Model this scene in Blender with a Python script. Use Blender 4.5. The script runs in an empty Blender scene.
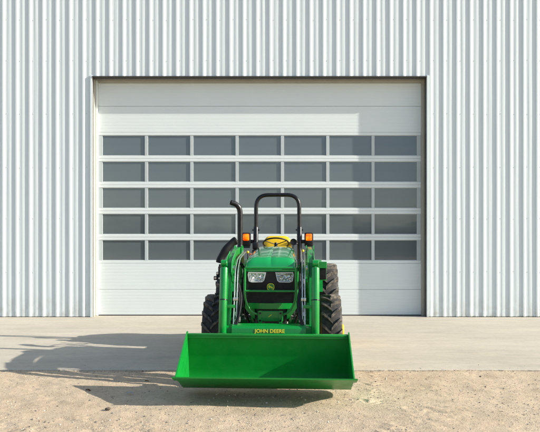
import bpy, bmesh, math, random
import numpy as np
from mathutils import Vector, Matrix, noise
random.seed(7)
np.random.seed(7)
PI = math.pi
SC = bpy.context.scene
COL = SC.collection

# ------------------------------------------------------------------ materials
def new_mat(name):
    m = bpy.data.materials.new(name); m.use_nodes = True
    nt = m.node_tree
    return m, nt, nt.nodes['Principled BSDF']

def N(nt, kind, **kw):
    n = nt.nodes.new(kind)
    for k, v in kw.items():
        if k in n.inputs.keys(): n.inputs[k].default_value = v
        else: setattr(n, k, v)
    return n

def noise_node(nt, scale, detail=4, rough=0.55, vec=None, stretch=None):
    n = N(nt, 'ShaderNodeTexNoise'); n.inputs['Scale'].default_value = scale
    n.inputs['Detail'].default_value = detail; n.inputs['Roughness'].default_value = rough
    tc = N(nt, 'ShaderNodeTexCoord')
    if stretch:
        mp = N(nt, 'ShaderNodeMapping'); mp.inputs['Scale'].default_value = stretch
        nt.links.new(tc.outputs['Object'], mp.inputs['Vector']); nt.links.new(mp.outputs[0], n.inputs['Vector'])
    else:
        nt.links.new(tc.outputs['Object'], n.inputs['Vector'])
    return n

def ramp(nt, src, stops):
    r = N(nt, 'ShaderNodeValToRGB')
    el = r.color_ramp.elements
    while len(el) < len(stops): el.new(0.5)
    for e, (p, c) in zip(el, stops):
        e.position = p; e.color = (*c, 1) if len(c) == 3 else c
    nt.links.new(src, r.inputs['Fac'])
    return r

def mixc(nt, a, b, fac, mode='MIX'):
    m = N(nt, 'ShaderNodeMix'); m.data_type = 'RGBA'; m.blend_type = mode
    for s, v in (('A', a), ('B', b)):
        i = [x for x in m.inputs if x.name == s and x.type == 'RGBA'][0]
        if isinstance(v, tuple): i.default_value = (*v, 1)
        else: nt.links.new(v, i)
    f = m.inputs[0]
    if isinstance(fac, float): f.default_value = fac
    else: nt.links.new(fac, f)
    return [o for o in m.outputs if o.type == 'RGBA'][0]

def bump(nt, b, src, dist, strength=1.0):
    n = N(nt, 'ShaderNodeBump'); n.inputs['Distance'].default_value = dist
    n.inputs['Strength'].default_value = strength
    nt.links.new(src, n.inputs['Height']); nt.links.new(n.outputs[0], b.inputs['Normal'])
    return n

def paint(name, col, rough=0.35, coat=0.0, metal=0.0, vary=0.12, scale=6, spec=0.5, dust=None, dust_amt=0.3):
    m, nt, b = new_mat(name)
    n = noise_node(nt, scale, 5, 0.6)
    lo = tuple(c * (1 - vary) for c in col); hi = tuple(min(1, c * (1 + vary)) for c in col)
    r = ramp(nt, n.outputs['Fac'], [(0.3, lo), (0.7, hi)])
    out = r.outputs[0]
    if dust:
        n2 = noise_node(nt, scale * 2.7, 8, 0.7)
        f = ramp(nt, n2.outputs['Fac'], [(0.40, (0, 0, 0)), (0.75, (dust_amt,) * 3)])
        out = mixc(nt, out, dust, f.outputs[0])
    nt.links.new(out, b.inputs['Base Color'])
    n3 = noise_node(nt, scale * 4, 4, 0.6)
    rr = ramp(nt, n3.outputs['Fac'], [(0.3, (rough * 0.75,) * 3), (0.7, (min(1, rough * 1.3),) * 3)])
    nt.links.new(rr.outputs[0], b.inputs['Roughness'])
    b.inputs['Metallic'].default_value = metal
    b.inputs['Coat Weight'].default_value = coat
    b.inputs['Coat Roughness'].default_value = 0.08
    b.inputs['Specular IOR Level'].default_value = spec
    return m

M = {}
M['green'] = paint('green_paint', (0.002, 0.225, 0.032), 0.30, 0.25, vary=0.06, scale=3)
M['bucket'] = paint('bucket_green_paint', (0.002, 0.225, 0.026), 0.36, 0.0, vary=0.10, scale=2.5)
M['hood'] = paint('hood_green_paint', (0.006, 0.30, 0.07), 0.16, 1.0, vary=0.04, scale=3)
M['yellow'] = paint('yellow_paint', (0.80, 0.55, 0.01), 0.4, 0.2, vary=0.05)
M['vinyl'] = paint('yellow_vinyl', (0.85, 0.52, 0.008), 0.45, 0.0, vary=0.05)
M['black'] = paint('black_paint', (0.005, 0.005, 0.006), 0.34, 0.0, vary=0.2, spec=0.4)
M['plastic'] = paint('black_plastic', (0.008, 0.008, 0.009), 0.45, 0.0, vary=0.2, spec=0.35)
M['sleeve'] = paint('hose_sleeve', (0.008, 0.008, 0.008), 0.6, 0.0, vary=0.3, scale=20, spec=0.3)
M['engine'] = paint('engine_metal', (0.02, 0.028, 0.022), 0.55, 0.0, vary=0.4, scale=14, dust=(0.12, 0.1, 0.08), dust_amt=0.25)
M['steel'] = paint('bright_steel', (0.6, 0.6, 0.58), 0.3, 0.0, metal=0.9, vary=0.1)
M['rubber'] = paint('tyre_rubber', (0.022, 0.021, 0.020), 0.75, 0.0, vary=0.25, scale=9, dust=(0.20, 0.16, 0.12), dust_amt=0.22)
M['lugrub'] = paint('tyre_lug_rubber', (0.020, 0.018, 0.016), 0.7, 0.0, vary=0.25, scale=9, dust=(0.40, 0.33, 0.25), dust_amt=0.55)
M['trim'] = paint('opening_trim', (0.40, 0.385, 0.33), 0.5, vary=0.05)
M['trimdark'] = paint('flashing_and_shade_brown', (0.050, 0.046, 0.040), 0.5, vary=0.08)  # flashing colour, also painted shade on the head underside and right jamb
M['doorseal'] = paint('door_seal', (0.03, 0.03, 0.03), 0.7)
M['doorwhite'] = paint('door_white', (0.70, 0.745, 0.725), 0.42, vary=0.018, scale=1.2)
M['doorgrey'] = paint('door_mullion', (0.47, 0.51, 0.505), 0.45, vary=0.03)
M['roofm'] = paint('roof_metal', (0.45, 0.46, 0.47), 0.45, vary=0.06, scale=1)
M['lamp_white'] = paint('lamp_trim', (0.55, 0.56, 0.55), 0.3, 0.3, vary=0.04)
M['decal'] = paint('decal_yellow', (0.78, 0.66, 0.03), 0.4, vary=0.03)
M['decal_green'] = paint('decal_green', (0.02, 0.20, 0.03), 0.4, vary=0.03)
M['litter'] = paint('pale_scrap', (0.6, 0.62, 0.66), 0.6, vary=0.1)
M['leaf'] = paint('dry_leaf', (0.16, 0.075, 0.03), 0.8, vary=0.35, scale=30)
M['darkstone'] = paint('dark_stone', (0.10, 0.075, 0.055), 0.85, vary=0.5, scale=25)
M['weed'] = paint('weed_green', (0.07, 0.10, 0.03), 0.7, vary=0.3, scale=8)

mm = M['bucket']; nt = mm.node_tree; b = nt.nodes['Principled BSDF']
old = b.inputs['Base Color'].links[0].from_socket
sc = noise_node(nt, 3.0, 6, 0.65, stretch=(1.0, 9.0, 9.0))
f = ramp(nt, sc.outputs['Fac'], [(0.62, (0, 0, 0)), (0.72, (0.07, 0.07, 0.07))])
out = mixc(nt, old, (0.30, 0.28, 0.20), f.outputs[0]); nt.links.new(out, b.inputs['Base Color'])
wv = noise_node(nt, 2.2, 2, 0.5, stretch=(0.8, 1, 2.5)); bump(nt, b, wv.outputs['Fac'], 0.03, 0.10)

# amber lens: a lit lamp
m, nt, b = new_mat('amber_lens')
b.inputs['Base Color'].default_value = (0.8, 0.14, 0.0, 1); b.inputs['Roughness'].default_value = 0.15
n = noise_node(nt, 16, 2)
r = ramp(nt, n.outputs['Fac'], [(0.40, (0.75, 0.05, 0.0)), (0.62, (1.0, 0.34, 0.01))])
nt.links.new(r.outputs[0], b.inputs['Emission Color']); b.inputs['Emission Strength'].default_value = 0.6
M['amber'] = m

# headlight glass: bright faceted reflector behind a clear lens
m, nt, b = new_mat('headlight_reflector')
v = N(nt, 'ShaderNodeTexVoronoi'); v.inputs['Scale'].default_value = 34
tc = N(nt, 'ShaderNodeTexCoord'); nt.links.new(tc.outputs['Object'], v.inputs['Vector'])
r = ramp(nt, v.outputs['Distance'], [(0.0, (0.85, 0.85, 0.83)), (0.9, (0.42, 0.43, 0.44))])
nt.links.new(r.outputs[0], b.inputs['Base Color']); b.inputs['Metallic'].default_value = 0.7
b.inputs['Roughness'].default_value = 0.22
bump(nt, b, v.outputs['Distance'], 0.02)
M['reflector'] = m
m, nt, b = new_mat('clear_lens')
b.inputs['Base Color'].default_value = (0.95, 0.95, 0.95, 1); b.inputs['Roughness'].default_value = 0.02
b.inputs['Transmission Weight'].default_value = 1.0; b.inputs['IOR'].default_value = 1.3
M['lens'] = m

# door glazing
m, nt, b = new_mat('door_glazing')
n = noise_node(nt, 1.6, 5, 0.6, stretch=(0.35, 1, 2.6))
oi = N(nt, 'ShaderNodeObjectInfo')
ad = N(nt, 'ShaderNodeMath', operation='MULTIPLY_ADD'); ad.inputs[1].default_value = 0.28; nt.links.new(oi.outputs['Random'], ad.inputs[0]); nt.links.new(n.outputs['Fac'], ad.inputs[2])
r = ramp(nt, ad.outputs[0], [(0.35, (0.108, 0.130, 0.136)), (0.95, (0.130, 0.152, 0.157))])
nt.links.new(r.outputs[0], b.inputs['Base Color'])
b.inputs['Roughness'].default_value = 0.07; b.inputs['IOR'].default_value = 1.7
n2 = noise_node(nt, 1.3, 2, 0.4, stretch=(1, 1, 2.0)); bump(nt, b, n2.outputs['Fac'], 0.01, 0.15)
M['glazing'] = m

# ribbed wall steel
m, nt, b = new_mat('ribbed_wall_steel')
n = noise_node(nt, 0.8, 5, 0.6, stretch=(3.0, 1, 0.35))
r = ramp(nt, n.outputs['Fac'], [(0.3, (0.635, 0.692, 0.692)), (0.7, (0.685, 0.738, 0.735))])
n2 = noise_node(nt, 6, 7, 0.7, stretch=(1, 1, 0.7))
geo = N(nt, 'ShaderNodeNewGeometry'); sep = N(nt, 'ShaderNodeSeparateXYZ')
nt.links.new(geo.outputs['Position'], sep.inputs[0])
mr = N(nt, 'ShaderNodeMapRange'); mr.inputs['From Min'].default_value = 0.0; mr.inputs['From Max'].default_value = 0.55
mr.inputs['To Min'].default_value = 1.0; mr.inputs['To Max'].default_value = 0.0
nt.links.new(sep.outputs['Z'], mr.inputs['Value'])
dr = ramp(nt, n2.outputs['Fac'], [(0.42, (0, 0, 0)), (0.68, (0.75, 0.75, 0.75))])
mul = N(nt, 'ShaderNodeMath', operation='MULTIPLY')
nt.links.new(mr.outputs[0], mul.inputs[0]); nt.links.new(dr.outputs[0], mul.inputs[1])
out = mixc(nt, r.outputs[0], (0.40, 0.37, 0.29), mul.outputs[0])
nt.links.new(out, b.inputs['Base Color'])
b.inputs['Roughness'].default_value = 0.42; b.inputs['Metallic'].default_value = 0.0
b.inputs['Specular IOR Level'].default_value = 0.6
M['wall'] = m

# concrete
m, nt, b = new_mat('apron_concrete')
n = noise_node(nt, 0.7, 6, 0.6, stretch=(0.7, 1.3, 1))
r = ramp(nt, n.outputs['Fac'], [(0.3, (0.445, 0.395, 0.312)), (0.7, (0.53, 0.475, 0.382))])
n2 = noise_node(nt, 3.2, 8, 0.75, stretch=(0.9, 1.3, 1))
r2 = ramp(nt, n2.outputs['Fac'], [(0.32, (0.90, 0.90, 0.90)), (0.55, (1.0, 1.0, 1.0)), (0.8, (1.05, 1.04, 1.02))])
out = mixc(nt, r.outputs[0], r2.outputs[0], 1.0, 'MULTIPLY')
n3 = noise_node(nt, 26, 3, 0.5)
r3 = ramp(nt, n3.outputs['Fac'], [(0.70, (0, 0, 0)), (0.76, (0.6, 0.6, 0.6))])
out = mixc(nt, out, (0.16, 0.13, 0.10), r3.outputs[0])
n5 = noise_node(nt, 1.1, 5, 0.7, stretch=(0.35, 3.0, 1))
r5 = ramp(nt, n5.outputs['Fac'], [(0.60, (0, 0, 0)), (0.75, (0.18, 0.18, 0.18))])
out = mixc(nt, out, (0.30, 0.26, 0.21), r5.outputs[0])
n9 = noise_node(nt, 13, 9, 0.8)
r9 = ramp(nt, n9.outputs['Fac'], [(0.30, (0.84, 0.83, 0.82)), (0.5, (1.0, 1.0, 1.0)), (0.72, (1.08, 1.07, 1.06))])
out = mixc(nt, out, r9.outputs[0], 1.0, 'MULTIPLY')
n7 = noise_node(nt, 9, 4, 0.6)
r7 = ramp(nt, n7.outputs['Fac'], [(0.70, (0, 0, 0)), (0.78, (0.55, 0.55, 0.55))])
out = mixc(nt, out, (0.13, 0.11, 0.09), r7.outputs[0])
wv = N(nt, 'ShaderNodeTexNoise'); wv.inputs['Scale'].default_value = 1.4; wv.inputs['Detail'].default_value = 5; wv.inputs['Distortion'].default_value = 1.2
mp = N(nt, 'ShaderNodeMapping'); mp.inputs['Scale'].default_value = (0.35, 2.2, 1); mp.inputs['Rotation'].default_value = (0, 0, 0.18)
tc2 = N(nt, 'ShaderNodeTexCoord'); nt.links.new(tc2.outputs['Object'], mp.inputs[0]); nt.links.new(mp.outputs[0], wv.inputs['Vector'])
r8 = ramp(nt, wv.outputs['Fac'], [(0.40, (0.945, 0.945, 0.95)), (0.5, (1, 1, 1)), (0.68, (1.035, 1.03, 1.02))])
out = mixc(nt, out, r8.outputs[0], 1.0, 'MULTIPLY')
nt.links.new(out, b.inputs['Base Color']); b.inputs['Roughness'].default_value = 0.85
n4 = noise_node(nt, 60, 6, 0.7); bump(nt, b, n4.outputs['Fac'], 0.006, 0.6)
M['concrete'] = m

# gravelly sand
m, nt, b = new_mat('sandy_gravel')
n = noise_node(nt, 0.9, 6, 0.6)
r = ramp(nt, n.outputs['Fac'], [(0.3, (0.445, 0.345, 0.232)), (0.7, (0.545, 0.432, 0.300))])
n2 = noise_node(nt, 22, 9, 0.8)
r2 = ramp(nt, n2.outputs['Fac'], [(0.26, (0.68, 0.66, 0.63)), (0.45, (0.97, 0.97, 0.97)), (0.75, (1.10, 1.09, 1.07))])
out = mixc(nt, r.outputs[0], r2.outputs[0], 1.0, 'MULTIPLY')
n6 = noise_node(nt, 3.4, 7, 0.72)
r6 = ramp(nt, n6.outputs['Fac'], [(0.32, (0.80, 0.78, 0.75)), (0.5, (0.98, 0.98, 0.98)), (0.72, (1.08, 1.07, 1.05))])
out = mixc(nt, out, r6.outputs[0], 1.0, 'MULTIPLY')
vo = N(nt, 'ShaderNodeTexVoronoi'); vo.inputs['Scale'].default_value = 70
tc = N(nt, 'ShaderNodeTexCoord'); nt.links.new(tc.outputs['Object'], vo.inputs['Vector'])
hs = N(nt, 'ShaderNodeSeparateColor'); nt.links.new(vo.outputs['Color'], hs.inputs[0])
r4 = ramp(nt, hs.outputs[0], [(0.0, (0.55, 0.52, 0.5)), (0.12, (0.95, 0.95, 0.95)), (0.85, (1.0, 1.0, 1.0)), (1.0, (1.25, 1.22, 1.2))])
out = mixc(nt, out, r4.outputs[0], 0.7, 'MULTIPLY')
nt.links.new(out, b.inputs['Base Color']); b.inputs['Roughness'].default_value = 0.95
ad = N(nt, 'ShaderNodeMath', operation='ADD')
nt.links.new(n2.outputs['Fac'], ad.inputs[0]); nt.links.new(vo.outputs['Distance'], ad.inputs[1])
bump(nt, b, ad.outputs[0], 0.005, 0.5)
M['gravel'] = m
m, nt, b = new_mat('pebble')
at = N(nt, 'ShaderNodeVertexColor'); at.layer_name = 'Col'
nt.links.new(at.outputs[0], b.inputs['Base Color']); b.inputs['Roughness'].default_value = 0.85
M['pebble'] = m
M['foliage'] = paint('reflection_foliage', (0.045, 0.06, 0.022), 0.8, vary=0.5, scale=0.6)

# ------------------------------------------------------------------ mesh helpers
def link(name, bm, mat, parent=None, smooth=False, loc=None):
    me = bpy.data.meshes.new(name)
    bmesh.ops.recalc_face_normals(bm, faces=bm.faces)
    bm.to_mesh(me); bm.free()
    mats = mat if isinstance(mat, (list, tuple)) else [mat]
    for mm in mats: me.materials.append(mm)
    if smooth:
        me.polygons.foreach_set('use_smooth', [True] * len(me.polygons))
        me.update()
        me.set_sharp_from_angle(angle=math.radians(38))
    o = bpy.data.objects.new(name, me); COL.objects.link(o)
    if parent: o.parent = parent
    if loc: o.location = loc
    return o

def empty(name, loc=(0, 0, 0), parent=None, rz=0):
    o = bpy.data.objects.new(name, None); COL.objects.link(o); o.location = loc
    o.rotation_euler = (0, 0, rz); o.empty_display_size = 0.2
    if parent: o.parent = parent
    return o

def box(bm, x0, x1, y0, y1, z0, z1, bev=0.0, mi=0, rot=None, piv=None, seg=2):
    r = bmesh.ops.create_cube(bm, size=1.0)
    vs = r['verts']
    for v in vs:
        v.co = Vector(((x0 + x1) / 2 + v.co.x * (x1 - x0), (y0 + y1) / 2 + v.co.y * (y1 - y0), (z0 + z1) / 2 + v.co.z * (z1 - z0)))
    fs = list({f for v in vs for f in v.link_faces})
    for f in fs: f.material_index = mi
    if bev > 0:
        es = list({e for v in vs for e in v.link_edges})
        rr = bmesh.ops.bevel(bm, geom=es, offset=bev, segments=seg, affect='EDGES', profile=0.5)
        vs = list({v for f in rr['faces'] for v in f.verts})
        for f in rr['faces']: f.material_index = mi
    if rot is not None:
        p = Vector(piv) if piv else Vector(((x0 + x1) / 2, (y0 + y1) / 2, (z0 + z1) / 2))
        for v in vs: v.co = p + rot @ (v.co - p)
    return vs

def smoothpath(pts, n=6):
    P = [Vector(p) for p in pts]
    if len(P) < 3: return P
    out = []
    Q = [2 * P[0] - P[1]] + P + [2 * P[-1] - P[-2]]
    for i in range(1, len(Q) - 2):
        for k in range(n):
            t = k / n
            a, b_, c, d = Q[i - 1], Q[i], Q[i + 1], Q[i + 2]
            out.append(0.5 * ((2 * b_) + (c - a) * t + (2 * a - 5 * b_ + 4 * c - d) * t * t + (3 * b_ - a - 3 * c + d) * t ** 3))
    out.append(P[-1])
    return out

def tube(bm, pts, r, seg=12, cap=True, rad=None, mi=0):
    P = [Vector(p) for p in pts]
    n = len(P); rings = []
    t0 = (P[1] - P[0]).normalized()
    up = Vector((0, 0, 1)) if abs(t0.z) < 0.9 else Vector((1, 0, 0))
    nrm = (up - t0 * up.dot(t0)).normalized()
    for i in range(n):
        if i == 0: t = t0
        elif i == n - 1: t = (P[i] - P[i - 1]).normalized()
        else: t = ((P[i + 1] - P[i]).normalized() + (P[i] - P[i - 1]).normalized()).normalized()
        nrm = (nrm - t * nrm.dot(t)).normalized()
        bn = t.cross(nrm)
        rr = rad[i] if rad else r
        rings.append([bm.verts.new(P[i] + (nrm * math.cos(a) + bn * math.sin(a)) * rr) for a in [2 * PI * k / seg for k in range(seg)]])
    for i in range(n - 1):
        for k in range(seg):
            f = bm.faces.new((rings[i][k], rings[i][(k + 1) % seg], rings[i + 1][(k + 1) % seg], rings[i + 1][k])); f.material_index = mi
    if cap:
        bm.faces.new(rings[0][::-1]).material_index = mi; bm.faces.new(rings[-1]).material_index = mi
    return rings

def fillet(pts, r, n=5):
    """rounded-corner polyline"""
    P = [Vector(p) for p in pts]; out = [P[0]]
    for i in range(1, len(P) - 1):
        a = (P[i - 1] - P[i]); b_ = (P[i + 1] - P[i])
        q = min(r, a.length * 0.49, b_.length * 0.49)
        p0 = P[i] + a.normalized() * q; p1 = P[i] + b_.normalized() * q
        for k in range(n + 1):
            t = k / n
            out.append((1 - t) ** 2 * p0 + 2 * t * (1 - t) * P[i] + t * t * p1)
    out.append(P[-1]); return out

def lathe_x(bm, prof, seg=48, c=(0, 0, 0), mi=0, close=False):
    """profile [(x, r)] turned about the X axis through c"""
    rings = []
    for x, r in prof:
        if r < 1e-5: rings.append([bm.verts.new((c[0] + x, c[1], c[2]))])
        else: rings.append([bm.verts.new((c[0] + x, c[1] + r * math.cos(2 * PI * k / seg), c[2] + r * math.sin(2 * PI * k / seg))) for k in range(seg)])
    R = rings + ([rings[0]] if close else [])
    for A, B in zip(R[:-1], R[1:]):
        for k in range(seg):
            k2 = (k + 1) % seg
            if len(A) == 1 and len(B) == 1: continue
            if len(A) == 1: f = bm.faces.new((A[0], B[k], B[k2]))
            elif len(B) == 1: f = bm.faces.new((A[k], B[0], A[k2]))
            else: f = bm.faces.new((A[k], B[k], B[k2], A[k2]))
            f.material_index = mi

def plate(bm, prof, x0, x1, mi=0):
    """(y,z) outline given thickness x0..x1"""
    A = [bm.verts.new((x0, y, z)) for y, z in prof]; B = [bm.verts.new((x1, y, z)) for y, z in prof]
    n = len(prof)
    bm.faces.new(A).material_index = mi; bm.faces.new(B[::-1]).material_index = mi
    for k in range(n):
        bm.faces.new((A[k], B[k], B[(k + 1) % n], A[(k + 1) % n])).material_index = mi

def platef(bm, prof, y0, y1, mi=0):
    """(x,z) outline given thickness y0..y1"""
    A = [bm.verts.new((x, y0, z)) for x, z in prof]; B = [bm.verts.new((x, y1, z)) for x, z in prof]
    n = len(prof)
    bm.faces.new(A).material_index = mi; bm.faces.new(B[::-1]).material_index = mi
    for k in range(n):
        bm.faces.new((A[k], B[k], B[(k + 1) % n], A[(k + 1) % n])).material_index = mi

def loft(bm, rings, cap=True, mi=0, closed=True):
    V = [[bm.verts.new(p) for p in r] for r in rings]
    n = len(V[0])
    for A, B in zip(V[:-1], V[1:]):
        for k in range(n if closed else n - 1):
            bm.faces.new((A[k], A[(k + 1) % n], B[(k + 1) % n], B[k])).material_index = mi
    if cap:
        bm.faces.new(V[0][::-1]).material_index = mi; bm.faces.new(V[-1]).material_index = mi
    return V

def tag(o, label=None, cat=None, group=None, kind=None):
    if label: o['label'] = label
    if cat: o['category'] = cat
    if group: o['group'] = group
    if kind: o['kind'] = kind
    return o

# ------------------------------------------------------------------ metal building
WY = 13.257          # wall face (pan)
DY = 13.515           # door face
OX0, OX1, OZ = -4.057, 3.577, 5.472
building = tag(empty('metal_building', (0, WY, 0)), 'pale grey ribbed steel building with a wide glazed overhead door behind the tractor', 'building')
def L(x, y, z): return (x, y - WY, z)

P = 0.3050
C0 = -6.064
prof = [(-0.088, 0.0), (-0.050, 0.020), (-0.018, 0.020), (0.019, 0.001), (0.030, 0.0), (0.060, 0.0), (0.074, 0.0022), (0.092, 0.0034), (0.112, 0.0034), (0.130, 0.0026), (0.150, 0.0010), (0.170, 0.0), (0.190, 0.0)]
k0 = int((-16 - C0) / P) - 1; k1 = int((17 - C0) / P) + 1
pts = []
for k in range(k0, k1):
    for i, (dx, h) in enumerate(prof): pts.append((C0 + k * P + dx, h, i, k))
WH = 10.4
def wall_piece(bm, xa, xb, za, zb):
    row = [p for p in pts if xa + 1e-4 < p[0] < xb - 1e-4]
    def hat(x):
        for p, q in zip(pts[:-1], pts[1:]):
            if p[0] <= x <= q[0]:
                t = (x - p[0]) / (q[0] - p[0] + 1e-9); return p[1] * (1 - t) + q[1] * t
        return 0
    xs = [(xa, hat(xa), -1, 0)] + row + [(xb, hat(xb), -1, 0)]
    nz = max(2, int((zb - za) / 0.17)); zs = [za + (zb - za) * i / nz for i in range(nz + 1)]
    V = []
    for z in zs:
        r = []
        for x, h, i, k in xs:
            w = 0.0
            if i >= 4 or i == 0:
                w = 0.0017 * noise.noise(Vector((k * 3.17 + i * 0.30, z * 0.55, 3.0))) + 0.0005 * noise.noise(Vector((k * 1.7, z * 1.8, 9.0)))
            dx = 0.0012 * noise.noise(Vector((k * 5.1, z * 0.4, i * 0.1)))
            if x in (xa, xb): dx = 0
            r.append(bm.verts.new(L(x + dx, WY - h - w, z)))
        V.append(r)
    for a, b_ in zip(V[:-1], V[1:]):
        for i in range(len(a) - 1): bm.faces.new((a[i], a[i + 1], b_[i + 1], b_[i]))
bm = bmesh.new()
wall_piece(bm, -16, OX0 - 0.03, 0.012, WH)
wall_piece(bm, OX1 + 0.03, 17, 0.012, WH)
wall_piece(bm, OX0 - 0.03, OX1 + 0.03, OZ + 0.03, WH)
# fasteners, a surface pattern of the cladding
for zz in (1.03, 2.25, 3.42, 4.64, 5.86, 6.79, 7.6):
    for k in range(k0 + 1, k1 - 1):
        for dx in (0.045,):
            x = C0 + k * P + dx
            if OX0 - 0.06 < x < OX1 + 0.06 and zz < OZ + 0.1: continue
            if abs(x) > 9: continue
            zj = zz + random.uniform(-0.012, 0.012)
            hx = [(0.0065 * math.cos(PI * q / 3), 0.0065 * math.sin(PI * q / 3)) for q in range(6)]
            A = [bm.verts.new(L(x + a, WY - 0.0085, zj + c)) for a, c in hx]; B = [bm.verts.new(L(x + a * 1.2, WY + 0.003, zj + c * 1.2)) for a, c in hx]
            bm.faces.new(A).material_index = 1
            for q in range(6): bm.faces.new((A[q], A[(q + 1) % 6], B[(q + 1) % 6], B[q])).material_index = 1
o = link('wall_cladding', bm, [M['wall'], paint('fastener_grey', (0.44, 0.48, 0.48), 0.5)], building)

bm = bmesh.new()
# opening trim: outer flashing, head and jamb returns
FY = WY - 0.034
box(bm, OX0 - 0.045, OX0, *[FY - WY, 0.010], 0.004, OZ + 0.045, 0.003, mi=1)
box(bm, OX1, OX1 + 0.045, *[FY - WY, 0.010], 0.004, OZ + 0.045, 0.003, mi=1)
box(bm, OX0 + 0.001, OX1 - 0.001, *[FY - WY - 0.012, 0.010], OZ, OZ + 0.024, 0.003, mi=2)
box(bm, OX0 - 0.02, OX0 - 0.002, *[0.011, DY - WY + 0.03], 0.004, OZ + 0.02, mi=0)
box(bm, OX1 + 0.002, OX1 + 0.02, *[0.011, DY - WY + 0.03], 0.004, OZ + 0.02, mi=0)
box(bm, OX0, OX1, *[0.011, DY - WY + 0.03], OZ + 0.002, OZ + 0.02, mi=0)
# inner stop mouldings beside the door
box(bm, OX0 + 0.001, OX0 + 0.055, *[DY - WY - 0.05, DY - WY + 0.02], 0.004, OZ - 0.001, 0.004, mi=3)
box(bm, OX1 - 0.055, OX1 - 0.001, *[DY - WY - 0.05, DY - WY + 0.02], 0.004, OZ - 0.001, 0.004, mi=0)
box(bm, OX0 + 0.057, OX1 - 0.057, *[DY - WY - 0.05, DY - WY + 0.02], OZ - 0.05, OZ - 0.001, 0.004, mi=0)
box(bm, OX0 + 0.001, OX1 - 0.001, *[0.012, 0.13], OZ - 0.006, OZ + 0.0015, mi=2)  # dark strip painting shade onto the outer head underside
box(bm, OX1 - 0.006, OX1 + 0.0015, *[0.012, 0.15], 0.004, OZ - 0.008, mi=2)  # dark strip standing in for shade on the right jamb
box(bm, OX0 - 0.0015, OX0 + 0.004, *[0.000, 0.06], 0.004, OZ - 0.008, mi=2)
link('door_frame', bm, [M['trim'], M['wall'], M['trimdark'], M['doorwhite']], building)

# side walls, back wall, roof
bm = bmesh.new()
box(bm, -16.0, -15.8, 0.03, 22, 0, WH - 0.05); box(bm, 16.8, 17.0, 0.03, 22, 0, WH - 0.05); box(bm, -15.8, 16.8, 21.8, 22, 0, WH - 0.05)
link('side_and_rear_wall', bm, M['wall'], building)
bm = bmesh.new()
loft(bm, [[(-16.5, -0.06, WH), (-16.5, 11, WH + 2.4), (-16.5, 22.5, WH), (-16.5, 22.5, WH - 0.15), (-16.5, 11, WH + 2.2), (-16.5, -0.06, WH - 0.15)],
          [(17.5, -0.06, WH), (17.5, 11, WH + 2.4), (17.5, 22.5, WH), (17.5, 22.5, WH - 0.15), (17.5, 11, WH + 2.2), (17.5, -0.06, WH - 0.15)]])
link('roof', bm, M['roofm'], building)

# overhead door
SEC = 0.61
bm = bmesh.new()
dx0, dx1 = OX0 + 0.058, OX1 - 0.058
yd = DY - WY
def solid_section(z0, z1):
    n = 8; pz = []
    h = (z1 - z0) / n
    pz.append((z0 + 0.003, 0.006))
    for i in range(n):
        a = z0 + i * h
        pz += [(a + 0.006, 0.0), (a + h - 0.010, 0.0), (a + h - 0.006, 0.0014), (a + h - 0.001, 0.0014)]
    pz[-1] = (z1 - 0.002, 0.006)
    A = [bm.verts.new((dx0, yd + d, z)) for z, d in pz]; B = [bm.verts.new((dx1, yd + d, z)) for z, d in pz]
    for i in range(len(pz) - 1): bm.faces.new((A[i], B[i], B[i + 1], A[i + 1]))
    box(bm, dx0, dx1, yd + 0.008, yd + 0.05, z0 + 0.002, z1 - 0.001)
for i in (0, 1, 7, 8): solid_section(0.02 + i * SEC if i == 0 else i * SEC, min((i + 1) * SEC, OZ - 0.052))
wx = [-3.904 + 1.0570 * i for i in range(7)]; WW = 0.985
for i in range(2, 7):
    z0 = i * SEC
    box(bm, dx0, dx1, yd + 0.0, yd + 0.05, z0 + 0.0025, z0 + 0.066, 0.004)
    box(bm, dx0, dx1, yd + 0.0, yd + 0.05, z0 + 0.545, z0 + SEC - 0.001, 0.004)
    xs = [dx0] + [w for ww in wx for w in (ww, ww + WW)] + [dx1]
    for j in range(0, len(xs), 2):
        box(bm, xs[j], xs[j + 1], yd + 0.006, yd + 0.05, z0 + 0.0665, z0 + 0.5445, 0.003, mi=1)
    for ww in wx:   # thin glazing beads
        for (a, b2, c, d) in ((ww, ww + WW, z0 + 0.0665, z0 + 0.078), (ww, ww + WW, z0 + 0.533, z0 + 0.5445)):
            box(bm, a + 0.0005, b2 - 0.0005, yd + 0.012, yd + 0.03, c, d, mi=1)
box(bm, dx0, dx1, yd + 0.004, yd + 0.05, 0.003, 0.0195, mi=2)
door = link('overhead_door', bm, [M['doorwhite'], M['doorgrey'], M['doorseal']], building)
for i in range(2, 7):
    for ww in wx:
        b2 = bmesh.new(); z0 = i * SEC
        box(b2, -WW / 2 + 0.001, WW / 2 - 0.001, 0, 0.012, -0.2375, 0.2375)
        o = link('window_pane', b2, M['glazing'], door, loc=(ww + WW / 2, yd + 0.026, z0 + 0.3055))
        o.rotation_euler = (random.uniform(-0.0035, 0.0035), 0, random.uniform(-0.003, 0.003))

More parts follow.
